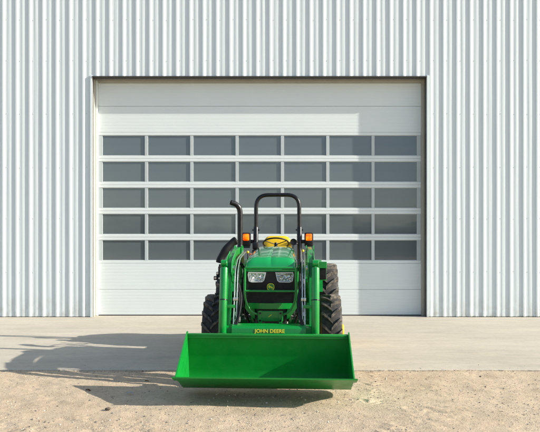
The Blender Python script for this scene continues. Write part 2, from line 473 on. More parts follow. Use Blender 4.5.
# ------------------------------------------------------------------ ground and apron
AE = 7.575     # apron front edge
def axis(dense0, dense1, step, far0, far1):
    a = list(np.arange(dense0, dense1 + step / 2, step)); s = step; x = dense1
    while x < far1: s *= 1.35; x += s; a.append(min(x, far1))
    s = step; x = dense0
    while x > far0: s *= 1.35; x -= s; a.insert(0, max(x, far0))
    return a
gx = axis(-3.9, 3.9, 0.014, -400, 400); gy = axis(5.0, AE + 0.1, 0.012, -400, 400)
tracks = [((1.36, 7.56), (1.02, 6.0), 0.15, 0.007)]
def vn(x, y, seed=0):
    x = np.asarray(x, float); y = np.asarray(y, float)
    xi = np.floor(x).astype(np.int64); yi = np.floor(y).astype(np.int64); fx = x - xi; fy = y - yi
    fx = fx * fx * (3 - 2 * fx); fy = fy * fy * (3 - 2 * fy)
    def h(a, b):
        n = (a * 374761393 + b * 668265263 + seed * 974634777) & 0x7fffffff
        n = ((n ^ (n >> 13)) * 1274126177) & 0x7fffffff
        n = n ^ (n >> 16)
        return (n & 0xffff) / 32767.5 - 1
    return (h(xi, yi) * (1 - fx) + h(xi + 1, yi) * fx) * (1 - fy) + (h(xi, yi + 1) * (1 - fx) + h(xi + 1, yi + 1) * fx) * fy
def gheight(x, y):
    x = np.asarray(x, float); y = np.asarray(y, float)
    z = -0.022 + 0.006 * vn(x * 1.3, y * 1.3, 1) + 0.005 * vn(x * 4.1, y * 4.1, 2) + 0.0026 * vn(x * 9 + y * 3, y * 9 - x * 3, 3) + 0.0012 * vn(x * 21 - y * 8, y * 21 + x * 8, 4) + 0.0006 * vn(x * 41 + y * 17, y * 41 - x * 17, 5)
    for (ax, ay), (bx, by), w, dep in tracks:
        dx, dy = bx - ax, by - ay; ln = math.hypot(dx, dy)
        t = ((x - ax) * dx + (y - ay) * dy) / ln; q = ((x - ax) * dy - (y - ay) * dx) / ln
        f = np.clip(1 - (np.abs(q) / w) ** 4, 0, 1) * np.clip(np.minimum((t + 0.05) / 0.12, (ln + 0.05 - t) / 0.12), 0, 1)
        amp = np.clip(0.35 + 1.3 * vn(x * 7, y * 7, 6), 0, 1.5)
        z = z + f * dep * amp * (0.9 * np.sin((t + 0.9 * np.abs(q) + 0.05 * vn(x * 7, y * 7, 7)) * 2 * PI / 0.12) - 0.2)
    msk = np.clip(vn(x * 0.8 + 3, y * 1.1, 21) * 1.6 + 0.15 + 0.5 * np.clip(x - 0.5, 0, 1), 0, 1) * np.clip(vn(x * 2.7, y * 3.1, 22) * 1.8 + 0.2, 0, 1)
    z = z + 0.0095 * msk * vn(x * 9 + y * 12, y * 5 - x * 4, 23) + 0.0045 * msk * vn(x * 22 - y * 10, y * 20 + x * 9, 24)
    e = AE - y
    z = z + np.where(e > 0, 0.006 * np.clip(1 - e / 0.30, 0, 1) * (0.9 + 0.5 * vn(x * 6, x * 0, 8)), 0)
    z = np.minimum(z, -0.006)
    z = np.where((np.abs(x) > 5) | (y < 4.6), -0.03, z)
    return np.where(y > AE, -0.06, z)
GX, GY = np.meshgrid(np.array(gx), np.array(gy)); GZ = gheight(GX, GY)
nx, ny = len(gx), len(gy)
co_ = np.stack([GX, GY, GZ], -1).reshape(-1, 3)
ii = (np.arange(ny - 1)[:, None] * nx + np.arange(nx - 1)[None, :]).reshape(-1)
fc = np.stack([ii, ii + 1, ii + nx + 1, ii + nx], -1)
def np_mesh(name, co, faces, mat, smooth=False):
    k = faces.shape[1]; me = bpy.data.meshes.new(name)
    me.vertices.add(len(co)); me.vertices.foreach_set('co', co.astype(np.float32).ravel())
    me.loops.add(faces.size); me.loops.foreach_set('vertex_index', faces.astype(np.int32).ravel())
    me.polygons.add(len(faces)); me.polygons.foreach_set('loop_start', np.arange(0, faces.size, k, dtype=np.int32))
    me.polygons.foreach_set('loop_total', np.full(len(faces), k, dtype=np.int32))
    me.polygons.foreach_set('use_smooth', np.full(len(faces), smooth))
    me.update(calc_edges=True); me.validate(); me.materials.append(mat)
    o = bpy.data.objects.new(name, me); COL.objects.link(o); return o
g = np_mesh('ground', co_, fc, M['gravel'], True); tag(g, kind='structure')

bm = bmesh.new()
xs = [-40] + list(np.arange(-4.2, 4.2, 0.02)) + [40]
top = []; lip = []; bot = []; back = []
for x in xs:
    j = 0.010 * noise.noise(Vector((x * 5, 1, 0))) + 0.006 * noise.noise(Vector((x * 23, 4, 0)))
    if abs(x) > 5: j = 0
    lip.append(bm.verts.new((x, AE + j, -0.008 + 0.004 * noise.noise(Vector((x * 17, 7, 0)))))); top.append(bm.verts.new((x, AE + 0.012 + j, 0)))
    bot.append(bm.verts.new((x, AE + j - 0.002, -0.12))); back.append(bm.verts.new((x, 16.0, 0)))
for i in range(len(xs) - 1):
    for A, B in ((bot, lip), (lip, top), (top, back)): bm.faces.new((A[i], A[i + 1], B[i + 1], B[i]))
ap = link('concrete_apron', bm, M['concrete']); tag(ap, kind='structure')

# loose pebbles on the gravel
def stone_mesh(bm, x, y, z, r, cl, col, seed=0, flat=0.6, sub=1):
    rr = bmesh.ops.create_icosphere(bm, subdivisions=sub, radius=1.0)
    a = random.uniform(0, 6.28); sx, sy = random.uniform(0.7, 1.3), random.uniform(0.6, 1.1)
    for v in rr['verts']:
        n = 1 + 0.35 * noise.noise(v.co * 1.7 + Vector((seed, seed * 0.7, 0)))
        p = Vector((v.co.x * sx, v.co.y * sy, v.co.z * flat)) * n * r
        v.co = Vector((x + p.x * math.cos(a) - p.y * math.sin(a), y + p.x * math.sin(a) + p.y * math.cos(a), z + p.z))
        if cl is not None:
            for l in v.link_loops: l[cl] = (*col, 1)
pal = np.array([(0.46, 0.39, 0.30), (0.52, 0.45, 0.36), (0.34, 0.28, 0.21), (0.20, 0.165, 0.13), (0.11, 0.09, 0.075), (0.58, 0.53, 0.46), (0.36, 0.26, 0.18)])
tb_ = bmesh.new(); bmesh.ops.create_icosphere(tb_, subdivisions=1, radius=1.0); tb_.verts.ensure_lookup_table()
TV = np.array([v.co[:] for v in tb_.verts]); TF = np.array([[v.index for v in f.verts] for f in tb_.faces]); tb_.free()
NP = 15000
py_ = np.random.uniform(5.0, AE - 0.01, NP)
py_[:1500] = AE - np.abs(np.random.normal(0, 0.035, 1500)) - 0.004
px_ = np.random.uniform(-0.55, 0.55, NP) * py_
keep = (vn(px_ * 1.6, py_ * 1.6, 11) > np.random.uniform(-0.9, 0.5, NP)) | (np.arange(NP) < 1500)
px_, py_ = px_[keep], py_[keep]; NP = len(px_)
pr_ = np.minimum(0.015, 0.0018 + np.random.exponential(0.0018, NP))
on = (np.arange(NP) % 16 == 5); py_ = np.where(on, AE + 0.02 + np.random.exponential(0.10, NP), py_); pr_ = np.where(on, pr_ * 0.6, pr_)
pz_ = np.where(on, 0.0, gheight(px_, py_)) + pr_ * 0.25
an = np.random.uniform(0, 6.28, NP); sx_ = np.random.uniform(0.7, 1.4, NP); sy_ = np.random.uniform(0.6, 1.1, NP)
jit = 1 + 0.28 * np.random.uniform(-1, 1, (NP, len(TV)))
lx = TV[None, :, 0] * jit * (sx_ * pr_)[:, None]; ly = TV[None, :, 1] * jit * (sy_ * pr_)[:, None]; lz = TV[None, :, 2] * jit * (0.6 * pr_)[:, None]
X = px_[:, None] + lx * np.cos(an)[:, None] - ly * np.sin(an)[:, None]; Y = py_[:, None] + lx * np.sin(an)[:, None] + ly * np.cos(an)[:, None]; Z = pz_[:, None] + lz
F = (TF[None] + (np.arange(NP) * len(TV))[:, None, None]).reshape(-1, 3)
o = np_mesh('loose_pebbles', np.stack([X, Y, Z], -1).reshape(-1, 3), F, M['pebble'])
ca = o.data.color_attributes.new('Col', 'FLOAT_COLOR', 'POINT')
cc = pal[np.random.choice(7, NP, p=[0.20, 0.14, 0.20, 0.16, 0.12, 0.09, 0.09])]
cc = np.concatenate([np.repeat(cc, len(TV), 0), np.ones((NP * len(TV), 1))], 1)
ca.data.foreach_set('color', cc.astype(np.float32).ravel())
tag(o, 'small tan, grey and dark pebbles scattered over the sandy gravel', 'gravel', kind='stuff')
def stone_mesh(bm, x, y, z, r, cl, col, seed=0, flat=0.6, sub=1):
    rr = bmesh.ops.create_icosphere(bm, subdivisions=sub, radius=1.0)
    for v in rr['verts']:
        n = 1 + 0.35 * noise.noise(v.co * 1.7 + Vector((seed, seed * 0.7, 0)))
        v.co = Vector((x, y, z)) + Vector((v.co.x * 1.2, v.co.y * 0.8, v.co.z * flat)) * n * r

def single(name, x, y, z, r, mat, label, cat, flat=0.6):
    bm = bmesh.new(); stone_mesh(bm, 0, 0, 0, r, None, None, x, flat, 2)
    o = link(name, bm, mat, smooth=True, loc=(x, y, z)); tag(o, label, cat); return o
single('stone', -1.61, 5.765, -0.008, 0.026, M['darkstone'], 'small dark brown stone lying alone on sunlit gravel in front of the bucket shadow', 'stone')
def dry_leaf(x, y, z, s, rz, label, mat, name='dry_leaf', cat='leaf'):
    bm = bmesh.new(); n = 7; top = []; bt = []
    for i in range(n):
        t = i / (n - 1); w = 0.42 * math.sin(PI * (0.06 + 0.88 * t)) * s; cz = 0.30 * s * (0.4 + math.sin(PI * t * 1.3)) * 0.6
        top.append([bm.verts.new(((t - 0.5) * 1.8 * s, u * w, cz + 0.22 * s * u * u + 0.03 * s * noise.noise(Vector((t * 5, u * 3, x))))) for u in (-1, -0.5, 0, 0.5, 1)])
    for a, b_ in zip(top[:-1], top[1:]):
        for k in range(4): bm.faces.new((a[k], a[k + 1], b_[k + 1], b_[k]))
    r = bmesh.ops.solidify(bm, geom=list(bm.faces), thickness=0.002)
    o = link(name, bm, mat, smooth=True, loc=(x, y, z)); o.rotation_euler = (0, 0, rz); tag(o, label, cat); return o
dry_leaf(-1.483, 6.99, -0.020, 0.030, 0.2, 'curled brown leaf on gravel near the edge of the bucket', M['leaf'])
dry_leaf(-2.05, 6.54, -0.020, 0.036, -0.3, 'small brown leaf at the tip of the bucket shadow', M['leaf'])
dry_leaf(-1.54, 6.38, -0.014, 0.045, 0.35, 'pale scrap of litter lying in the bucket shadow', M['litter'], 'litter_scrap', 'litter')

# weeds at the foot of the wall, right of the door
bm = bmesh.new()
for i in range(170):
    x = random.choice([random.uniform(4.2, 6.3), random.gauss(4.9, 0.15), random.gauss(5.9, 0.25), random.uniform(-6, -4.6)])
    if i > 120: x = random.uniform(4.0, 6.4)
    y = WY - random.uniform(0.005, 0.05); h = random.uniform(0.01, 0.045); a = random.uniform(0, 6.28); b2 = random.uniform(0.005, 0.03)
    p = Vector((x, y, 0.0)); q = Vector((x + b2 * math.cos(a), y - abs(b2 * math.sin(a)), h)); w = Vector((0.003, 0, 0))
    m2 = (p + q) / 2 + Vector((0, 0, h * 0.15))
    v = [bm.verts.new(c) for c in (p - w, p + w, m2 + w, m2 - w, q)]
    bm.faces.new((v[0], v[1], v[2], v[3])); bm.faces.new((v[3], v[2], v[4]))
o = link('weeds', bm, M['weed']); tag(o, 'short dry green weeds sprouting along the foot of the ribbed wall', 'weeds', kind='stuff')

# woodland added unseen behind the camera to shape reflections in glazing and paint
bm = bmesh.new()
for i in range(9000):
    x = random.uniform(-95, 95); hmax = 5.2 + 1.2 * noise.noise(Vector((x * 0.09, 0, 0))) + 1.2 * noise.noise(Vector((x * 0.4, 3, 0)))
    z = hmax * random.random() ** 0.8; y = -62 + random.uniform(-3, 3) * (1 - z / 14)
    s = random.uniform(0.5, 1.1)
    R = Matrix.Rotation(random.uniform(0, 6.28), 3, 'Z') @ Matrix.Rotation(random.uniform(-1.2, 1.2), 3, 'X')
    v = [bm.verts.new(Vector((x, y, z)) + R @ Vector(c) * s) for c in ((-1, 0, -0.6), (0.7, 0.1, -0.9), (1, 0, 0.6), (-0.6, 0.2, 0.9))]
    bm.faces.new(v)
o = link('reflection_trees', bm, M['foliage']); tag(o, 'unseen belt of dark green trees added behind the camera for reflections', 'reflection_trees', kind='stuff')

# ------------------------------------------------------------------ tractor
T = tag(empty('loader_tractor', (-0.06, 5.81, 0.0), rz=-0.0495),
        'green compact tractor with yellow seat, black roll bar and wide front bucket, facing the camera', 'tractor')

# bucket -----------------------------------------------------------
BW = 0.905
bm = bmesh.new()
outer = [(0.02, 0.272), (0.24, 0.172), (0.44, 0.074), (0.60, 0.070), (0.675, 0.078), (0.718, 0.105), (0.730, 0.15), (0.724, 0.22), (0.702, 0.35), (0.680, 0.48), (0.665, 0.57), (0.655, 0.62)]
inner = [(0.02, 0.284), (0.245, 0.184), (0.445, 0.087), (0.595, 0.082), (0.668, 0.090), (0.704, 0.113), (0.716, 0.15), (0.710, 0.22), (0.688, 0.35), (0.666, 0.48), (0.651, 0.57), (0.642, 0.616)]
plate(bm, outer + inner[::-1], -BW, BW)
for s in (-1, 1):
    sp = [(0.02, 0.290)] + inner[1:] + [(0.655, 0.655), (0.628, 0.655), (0.60, 0.617)]
    xa, xb = sorted((s * (BW - 0.012), s * (BW + 0.002)))
    plate(bm, [(0.018, 0.288), (0.25, 0.184), (0.445, 0.080), (0.597, 0.076), (0.672, 0.084), (0.711, 0.109), (0.723, 0.15), (0.717, 0.22), (0.695, 0.35), (0.673, 0.48), (0.665, 0.57), (0.664, 0.655), (0.634, 0.655)], xa, xb)
# rolled top lip
box(bm, -BW + 0.013, BW - 0.013, 0.615, 0.668, 0.607, 0.634, 0.006)
box(bm, -BW + 0.013, BW - 0.013, 0.622, 0.632, 0.585, 0.6065, 0.002)
bucket = link('bucket', bm, M['bucket'], T, smooth=True)
# gently dented back sheet is part of the bucket; cutting edge and skid ribs are pieces of their own
bm = bmesh.new()
ed = [(-0.012, 0.2925), (0.118, 0.2375), (0.113, 0.2255), (-0.012, 0.2785)]
plate(bm, ed, -BW - 0.028, BW + 0.028)
link('cutting_edge', bm, M['bucket'], bucket)
for s in (-1, 1):
    bm = bmesh.new()
    plate(bm, [(0.735, 0.20), (0.80, 0.22), (0.82, 0.30), (0.80, 0.42), (0.70, 0.44)], s * 0.50 - 0.006, s * 0.50 + 0.006)
    plate(bm, [(0.735, 0.20), (0.80, 0.22), (0.82, 0.30), (0.80, 0.42), (0.70, 0.44)], s * 0.57 - 0.006, s * 0.57 + 0.006)
    link('mounting_bracket', bm, M['green'], bucket)

# torque tube with lettering ------------------------------------------
bm = bmesh.new()
tt = [(0.885, 0.50), (0.905, 0.655), (0.925, 0.682), (1.02, 0.700), (1.05, 0.66), (1.05, 0.50)]
plate(bm, tt, -0.43, 0.43)
plate(bm, [(0.92, 0.52), (0.93, 0.66), (1.03, 0.69), (1.04, 0.53)], -0.50, -0.432); plate(bm, [(0.92, 0.52), (0.93, 0.66), (1.03, 0.69), (1.04, 0.53)], 0.432, 0.50)
torque = link('torque_tube', bm, M['green'], T)
cu = bpy.data.curves.new('lettering', 'FONT'); cu.body = 'JOHN DEERE'; cu.size = 0.060; cu.align_x = 'CENTER'; cu.align_y = 'BOTTOM'
cu.extrude = 0.0015; cu.offset = 0.0013; cu.space_character = 1.02
tmp = bpy.data.objects.new('tmp', cu); COL.objects.link(tmp)
dg = bpy.context.evaluated_depsgraph_get(); me = bpy.data.meshes.new_from_object(tmp.evaluated_get(dg))
bpy.data.objects.remove(tmp)
me.materials.clear(); me.materials.append(M['decal'])
lt = bpy.data.objects.new('lettering', me); COL.objects.link(lt); lt.parent = torque
lt.location = (0.012, 0.8935, 0.598); lt.rotation_euler = (math.radians(90 - 7.3), 0, 0)
wdt = max(v.co.x for v in me.vertices) - min(v.co.x for v in me.vertices); lt.scale = (0.35 / wdt, 0.95, 1)
tag(lt, 'yellow maker lettering on the green cross tube')

# loader arms, cylinders, masts -----------------------------------------
for s in (-1, 1):
    # boom: bent box section
    bm = bmesh.new()
    o1 = [(2.50, 1.585), (2.30, 1.60), (1.75, 1.56), (1.38, 1.50), (1.24, 1.43), (1.12, 1.20), (0.98, 0.70), (0.84, 0.24),
          (0.76, 0.22), (0.78, 0.30), (0.90, 0.72), (1.03, 1.22)]
    top = [(2.52, 1.57), (2.40, 1.60), (1.85, 1.57), (1.42, 1.49), (1.27, 1.41), (1.17, 1.20), (1.02, 0.72), (0.86, 0.26), (0.80, 0.22)]
    bot = [(2.50, 1.46), (2.40, 1.45), (1.86, 1.42), (1.50, 1.35), (1.40, 1.28), (1.31, 1.12), (1.15, 0.66), (0.95, 0.24), (0.86, 0.20)]
    plate(bm, top + bot[::-1], s * 0.498 - 0.028, s * 0.498 + 0.028)
    # knee gussets
    for q in (0.462, 0.534):
        plate(bm, [(1.60, 1.55), (1.30, 1.47), (1.18, 1.42), (1.14, 1.30), (1.24, 1.18), (1.38, 1.14), (1.62, 1.38)], s * q - 0.006, s * q + 0.006)
    arm = link('loader_arm', bm, M['green'], T)
    bv = arm.modifiers.new('bev', 'BEVEL'); bv.width = 0.006; bv.segments = 2; bv.angle_limit = math.radians(50)
    # steel hydraulic lines on the inner flank
    for j, (du, dv) in enumerate(((0.055, 0.0), (0.085, 0.02))):
        bm = bmesh.new()
        tube(bm, fillet([(s * (0.475 - du), 2.2 + dv, 1.53), (s * (0.475 - du), 1.5, 1.46), (s * (0.475 - du), 1.20 + dv, 1.33), (s * (0.475 - du), 0.98 + dv, 0.66), (s * (0.475 - du), 0.93 + dv, 0.50)], 0.08), 0.008, 8)
        for zz, yy in ((0.98, 1.075), (0.60, 0.96)): box(bm, s * (0.475 - du) - 0.014, s * (0.475 - du) + 0.014, yy - 0.02 + dv, yy + 0.02 + dv, zz - 0.02, zz + 0.02, 0.004)
        link('hydraulic_line', bm, M['steel'], arm, smooth=True)
    for (y, z, r) in ((1.30, 1.345, 0.03), (2.45, 1.52, 0.032)):
        bm = bmesh.new()
        lathe_x(bm, [(-0.062, 0), (-0.062, r), (-0.05, r), (-0.05, r * 0.8), (0.05, r * 0.8), (0.05, r), (0.062, r), (0.062, 0)], 16, (s * 0.50, y, z))
        link('pivot_pin', bm, M['steel'], arm, smooth=True)
    # bucket cylinder
    A = Vector((s * 0.548, 1.15, 1.405)); B = Vector((s * 0.535, 0.83, 0.40)); d = (B - A)
    bm = bmesh.new()
    tube(bm, [A + d * t for t in (0.055, 0.06, 0.80, 0.805)], 0.045, 24, rad=[0.042, 0.047, 0.047, 0.043])
    lathe_x(bm, [(-0.036, 0), (-0.036, 0.037), (-0.032, 0.041), (0.032, 0.041), (0.036, 0.037), (0.036, 0)], 24, A)
    # clamp bracket to the boom
    q = A + d * 0.50
    xa, xb = sorted((q.x, s * 0.40)); box(bm, xa, xb, q.y - 0.012, q.y + 0.012, q.z - 0.018, q.z + 0.018, 0.003)
    cyl = link('bucket_cylinder', bm, M['green'], T, smooth=True)
    bm = bmesh.new(); tube(bm, [A + d * 0.79, A + d * 1.0], 0.020, 16)
    lathe_x(bm, [(-0.03, 0), (-0.03, 0.035), (0.03, 0.035), (0.03, 0)], 16, B); link('cylinder_rod', bm, M['steel'], cyl, smooth=True)
    bm = bmesh.new(); c = A + d * 0.43; tube(bm, [c - d * 0.006, c + d * 0.006], 0.0500, 24); link('cylinder_band', bm, M['black'], cyl, smooth=True)
    # mast
    bm = bmesh.new()
    mp = [(2.30, 0.50), (2.36, 1.20), (2.28, 1.44), (2.30, 1.57), (2.40, 1.625), (2.54, 1.60), (2.62, 1.40), (2.62, 0.50)]
    for q in (0.455, 0.557): plate(bm, mp, s * q - 0.007, s * q + 0.007)
    box(bm, s * 0.506 - 0.045, s * 0.506 + 0.045, 2.60, 2.614, 0.5, 1.38); box(bm, s * 0.506 - 0.045, s * 0.506 + 0.045, 2.31, 2.325, 0.52, 1.15)
    xa, xb = sorted((s * 0.20, s * 0.53)); box(bm, xa, xb, 2.2, 2.7, 0.52, 0.60, 0.01)
    link('loader_mast', bm, M['green'], T)
    # lift cylinder behind the boom
    bm = bmesh.new(); tube(bm, [(s * 0.475, 2.30, 0.86), (s * 0.475, 1.75, 1.18)], 0.038, 18)
    lc = link('lift_cylinder', bm, M['green'], T, smooth=True)
    bm = bmesh.new(); tube(bm, [(s * 0.475, 1.76, 1.174), (s * 0.475, 1.45, 1.36)], 0.018, 14); link('cylinder_rod', bm, M['steel'], lc, smooth=True)
    # black hoses from the mast to the boom lines
    bm = bmesh.new()
    for j in range(2):
        e = 0.02 * j
        tube(bm, smoothpath([(s * (0.40 - e), 1.55, 1.40), (s * (0.36 - e), 1.85, 1.25 - e), (s * (0.35 - e), 2.1, 0.95), (s * (0.37 - e), 2.2, 0.72)]), 0.013, 8)
        tube(bm, smoothpath([(s * (0.41 - e), 0.97, 0.66), (s * (0.37 - e), 1.02, 0.80 + e), (s * (0.36 - e), 1.12, 1.0), (s * (0.40 - e), 1.20, 1.16)]), 0.012, 8)
    link('hydraulic_hose', bm, M['plastic'], T, smooth=True)

# hood ---------------------------------------------------------------
def hood_ring(v, w, zt, zb, sh, top=0.55):
    h = [(w, zb), (w, zt - sh), (w * 0.975, zt - sh * 0.62), (w * 0.90, zt - sh * 0.33), (w * 0.76, zt - sh * 0.13), (w * top, zt - sh * 0.04), (w * 0.25, zt - 0.004), (0.016, zt), (0.006, zt - 0.005)]
    return [(a, v, z) for a, z in h] + [(-a, v, z) for a, z in h[::-1]]
bm = bmesh.new()
nose = hood_ring(1.385, 0.305, 1.352, 1.320, 0.035, 0.7)
rings = [nose, hood_ring(1.392, 0.311, 1.395, 1.30, 0.05, 0.66), hood_ring(1.425, 0.316, 1.438, 1.28, 0.07, 0.62), hood_ring(1.475, 0.319, 1.468, 1.20, 0.09, 0.60), hood_ring(1.481, 0.312, 1.459, 1.20, 0.09, 0.60), hood_ring(1.489, 0.312, 1.460, 1.20, 0.09, 0.60), hood_ring(1.495, 0.3195, 1.475, 1.18, 0.092, 0.60), hood_ring(1.60, 0.321, 1.498, 1.10, 0.11),
         hood_ring(1.90, 0.322, 1.540, 1.02, 0.135), hood_ring(2.20, 0.318, 1.575, 1.0, 0.150), hood_ring(2.50, 0.308, 1.605, 1.0, 0.16), hood_ring(2.72, 0.298, 1.618, 1.0, 0.165), hood_ring(2.76, 0.29, 1.612, 1.0, 0.165)]
loft(bm, rings)
hood = link('hood', bm, M['hood'], T, smooth=True)
# lower nose valance
bm = bmesh.new()
pr = []
for i in range(13):
    t = -1 + 2 * i / 12; pr.append((0.275 * t, 1.335 + 0.06 * t * t))
R1 = [(x, y, 0.905) for x, y in pr] + [(x, y + 0.12, 0.905) for x, y in pr[::-1]]
R2 = [(x * 0.96, y + 0.004, 0.835) for x, y in pr] + [(x * 0.96, y + 0.12, 0.835) for x, y in pr[::-1]]
loft(bm, [R2, R1]); link('nose_valance', bm, M['green'], T, smooth=True)
# nose frame sides (green cheek panels behind the lamps)
for s in (-1, 1):
    bm = bmesh.new()
    plate(bm, [(1.42, 1.27), (1.42, 0.93), (1.60, 0.86), (2.6, 0.86), (2.6, 1.0), (1.65, 1.0), (1.6, 1.12), (1.5, 1.24)], s * 0.305 - 0.006, s * 0.305 + 0.006)
    link('side_panel', bm, M['green'], T)
# grille
bm = bmesh.new()
gp = [(-0.302, 1.318), (0.302, 1.318), (0.306, 1.18), (0.285, 0.905), (-0.285, 0.905), (-0.306, 1.18)]
platef(bm, gp, 1.40, 1.44)
for i in range(15):
    z = 1.155 - i * 0.0165
    w = 0.275 - 0.02 * (i / 15)
    box(bm, -w, w, 1.388, 1.3995, z - 0.004, z + 0.004, 0.001)
for s in (-1, 1):
    box(bm, s * 0.291 - 0.012, s * 0.291 + 0.012, 1.385, 1.3995, 0.915, 1.15, 0.004)
grille = link('grille', bm, M['plastic'], T)
# headlights
for s in (-1, 1):
    hp = [(0.058, 1.286), (0.278, 1.290), (0.286, 1.255), (0.272, 1.175), (0.235, 1.160), (0.105, 1.163), (0.080, 1.185)]
    hp = [(s * a, z) for a, z in hp]; cx = sum(a for a, z in hp) / 7; cz = sum(z for a, z in hp) / 7
    bm = bmesh.new()
    n = len(hp); F = 1.378
    O = [bm.verts.new((a, F, z)) for a, z in hp]; I = [bm.verts.new((cx + (a - cx) * 0.88, F, cz + (z - cz) * 0.80)) for a, z in hp]
    Bk = [bm.verts.new((a, 1.399, z)) for a, z in hp]; Ib = [bm.verts.new((cx + (a - cx) * 0.88, 1.392, cz + (z - cz) * 0.80)) for a, z in hp]
    for k in range(n):
        j = (k + 1) % n
        bm.faces.new((O[k], O[j], I[j], I[k])); bm.faces.new((O[k], O[j], Bk[j], Bk[k])); bm.faces.new((I[k], I[j], Ib[j], Ib[k]))
    hl = link('headlight', bm, M['lamp_white'], grille)
    bm = bmesh.new()
    platef(bm, [(cx + (a - cx) * 0.875, cz + (z - cz) * 0.79) for a, z in hp], 1.3925, 1.398)
    for q in (-0.05, 0.045):
        c = Vector((cx + q, 1.392, cz + 0.004))
        rr = bmesh.ops.create_uvsphere(bm, u_segments=14, v_segments=8, radius=0.030)
        for v in rr['verts']: v.co = c + Vector((v.co.x, v.co.y * 0.3, v.co.z * 1.1))
    # reflector bowls and lens fold into one lamp unit
    o = link('lamp_reflector', bm, M['reflector'], grille, smooth=True)
# emblem
em = bmesh.new()
lathe = [(0.046 * math.copysign(abs(math.cos(a)) ** 0.85, math.cos(a)), 0.046 * math.copysign(abs(math.sin(a)) ** 0.85, math.sin(a))) for a in [2 * PI * k / 32 for k in range(32)]]
platef(em, [(x, 1.104 + z) for x, z in lathe], 1.376, 1.388, 0)
platef(em, [(x * 0.87, 1.104 + z * 0.87) for x, z in lathe], 1.3745, 1.3765, 1)
deer = [(-0.030, 0.006), (-0.022, 0.010), (-0.012, 0.012), (-0.004, 0.010), (0.006, 0.006), (0.014, 0.004), (0.022, -0.002), (0.034, -0.014), (0.031, -0.017), (0.020, -0.008), (0.012, -0.007),
        (0.024, -0.022), (0.021, -0.024), (0.006, -0.008), (-0.006, -0.004), (-0.016, -0.006), (-0.012, -0.016), (-0.016, -0.017), (-0.022, -0.006), (-0.022, 0.002), (-0.030, 0.001)]
platef(em, [(x * 1.05, 1.104 + z * 1.05) for x, z in deer], 1.3728, 1.3746, 0)
for (a, b_) in (((-0.022, 0.008), (-0.012, 0.027)), ((-0.020, 0.010), (-0.024, 0.026)), ((-0.014, 0.022), (-0.004, 0.028))):
    tube(em, [(a[0], 1.374, 1.104 + a[1]), (b_[0], 1.374, 1.104 + b_[1])], 0.0022, 6)
e = link('emblem', em, [M['decal'], M['decal_green']], grille); tag(e, 'round green and yellow badge with a leaping deer')

# brush guard
bm = bmesh.new(); gy_ = 1.27; r_ = 0.0135
tube(bm, fillet([(-0.312, gy_ + 0.42, 1.25), (-0.312, gy_ + 0.02, 1.335), (-0.300, gy_, 1.345), (0.300, gy_, 1.345), (0.312, gy_ + 0.02, 1.335), (0.312, gy_ + 0.42, 1.25)], 0.03), r_, 10)
tube(bm, [(-0.312, gy_, 1.062), (0.312, gy_, 1.062)], r_ * 0.95, 10)
for s in (-1, 1):
    tube(bm, fillet([(s * 0.310, gy_, 1.345), (s * 0.313, gy_, 1.05), (s * 0.300, gy_, 0.93), (s * 0.235, gy_ + 0.02, 0.80), (s * 0.15, gy_ + 0.05, 0.77)], 0.05), r_, 10)
link('grille_guard', bm, M['green'], T, smooth=True)
# front support: bracket plate, cheeks
bm = bmesh.new()
box(bm, -0.155, 0.155, 1.300, 1.322, 0.690, 0.815, 0.006)
box(bm, -0.145, -0.105, 1.285, 1.2995, 0.66, 0.820, 0.004); box(bm, 0.105, 0.145, 1.285, 1.2995, 0.66, 0.820, 0.004)
tube(bm, smoothpath([(-0.08, 1.30, 0.66), (-0.04, 1.29, 0.63), (0.04, 1.29, 0.63), (0.08, 1.30, 0.66)]), 0.012, 8)
fb = link('front_bracket', bm, M['green'], T)
for a in (-0.125, 0.125):
    for z in (0.79, 0.70):
        bm = bmesh.new(); tube(bm, [(a, 1.2845, z), (a, 1.272, z)], 0.013, 6); link('bolt', bm, M['black'], fb)
bm = bmesh.new(); platef(bm, [(-0.03, 0.742), (0.012, 0.772), (0.022, 0.772), (-0.018, 0.742)], 1.2975, 1.2995); link('decal', bm, M['decal'], fb)
for s in (-1, 1):
    bm = bmesh.new()
    xs_ = [(0.20, 0.80), (0.22, 0.88), (0.315, 0.98), (0.325, 0.84), (0.25, 0.74), (0.20, 0.70)]
    platef(bm, [(s * a, z) for a, z in xs_], 1.42, 1.44)
    plate(bm, [(1.44, 0.70), (1.44, 0.95), (2.4, 0.86), (2.4, 0.60), (1.7, 0.62)], s * 0.235 - 0.012, s * 0.235 + 0.012)
    link('frame_cheek', bm, M['green'], T)
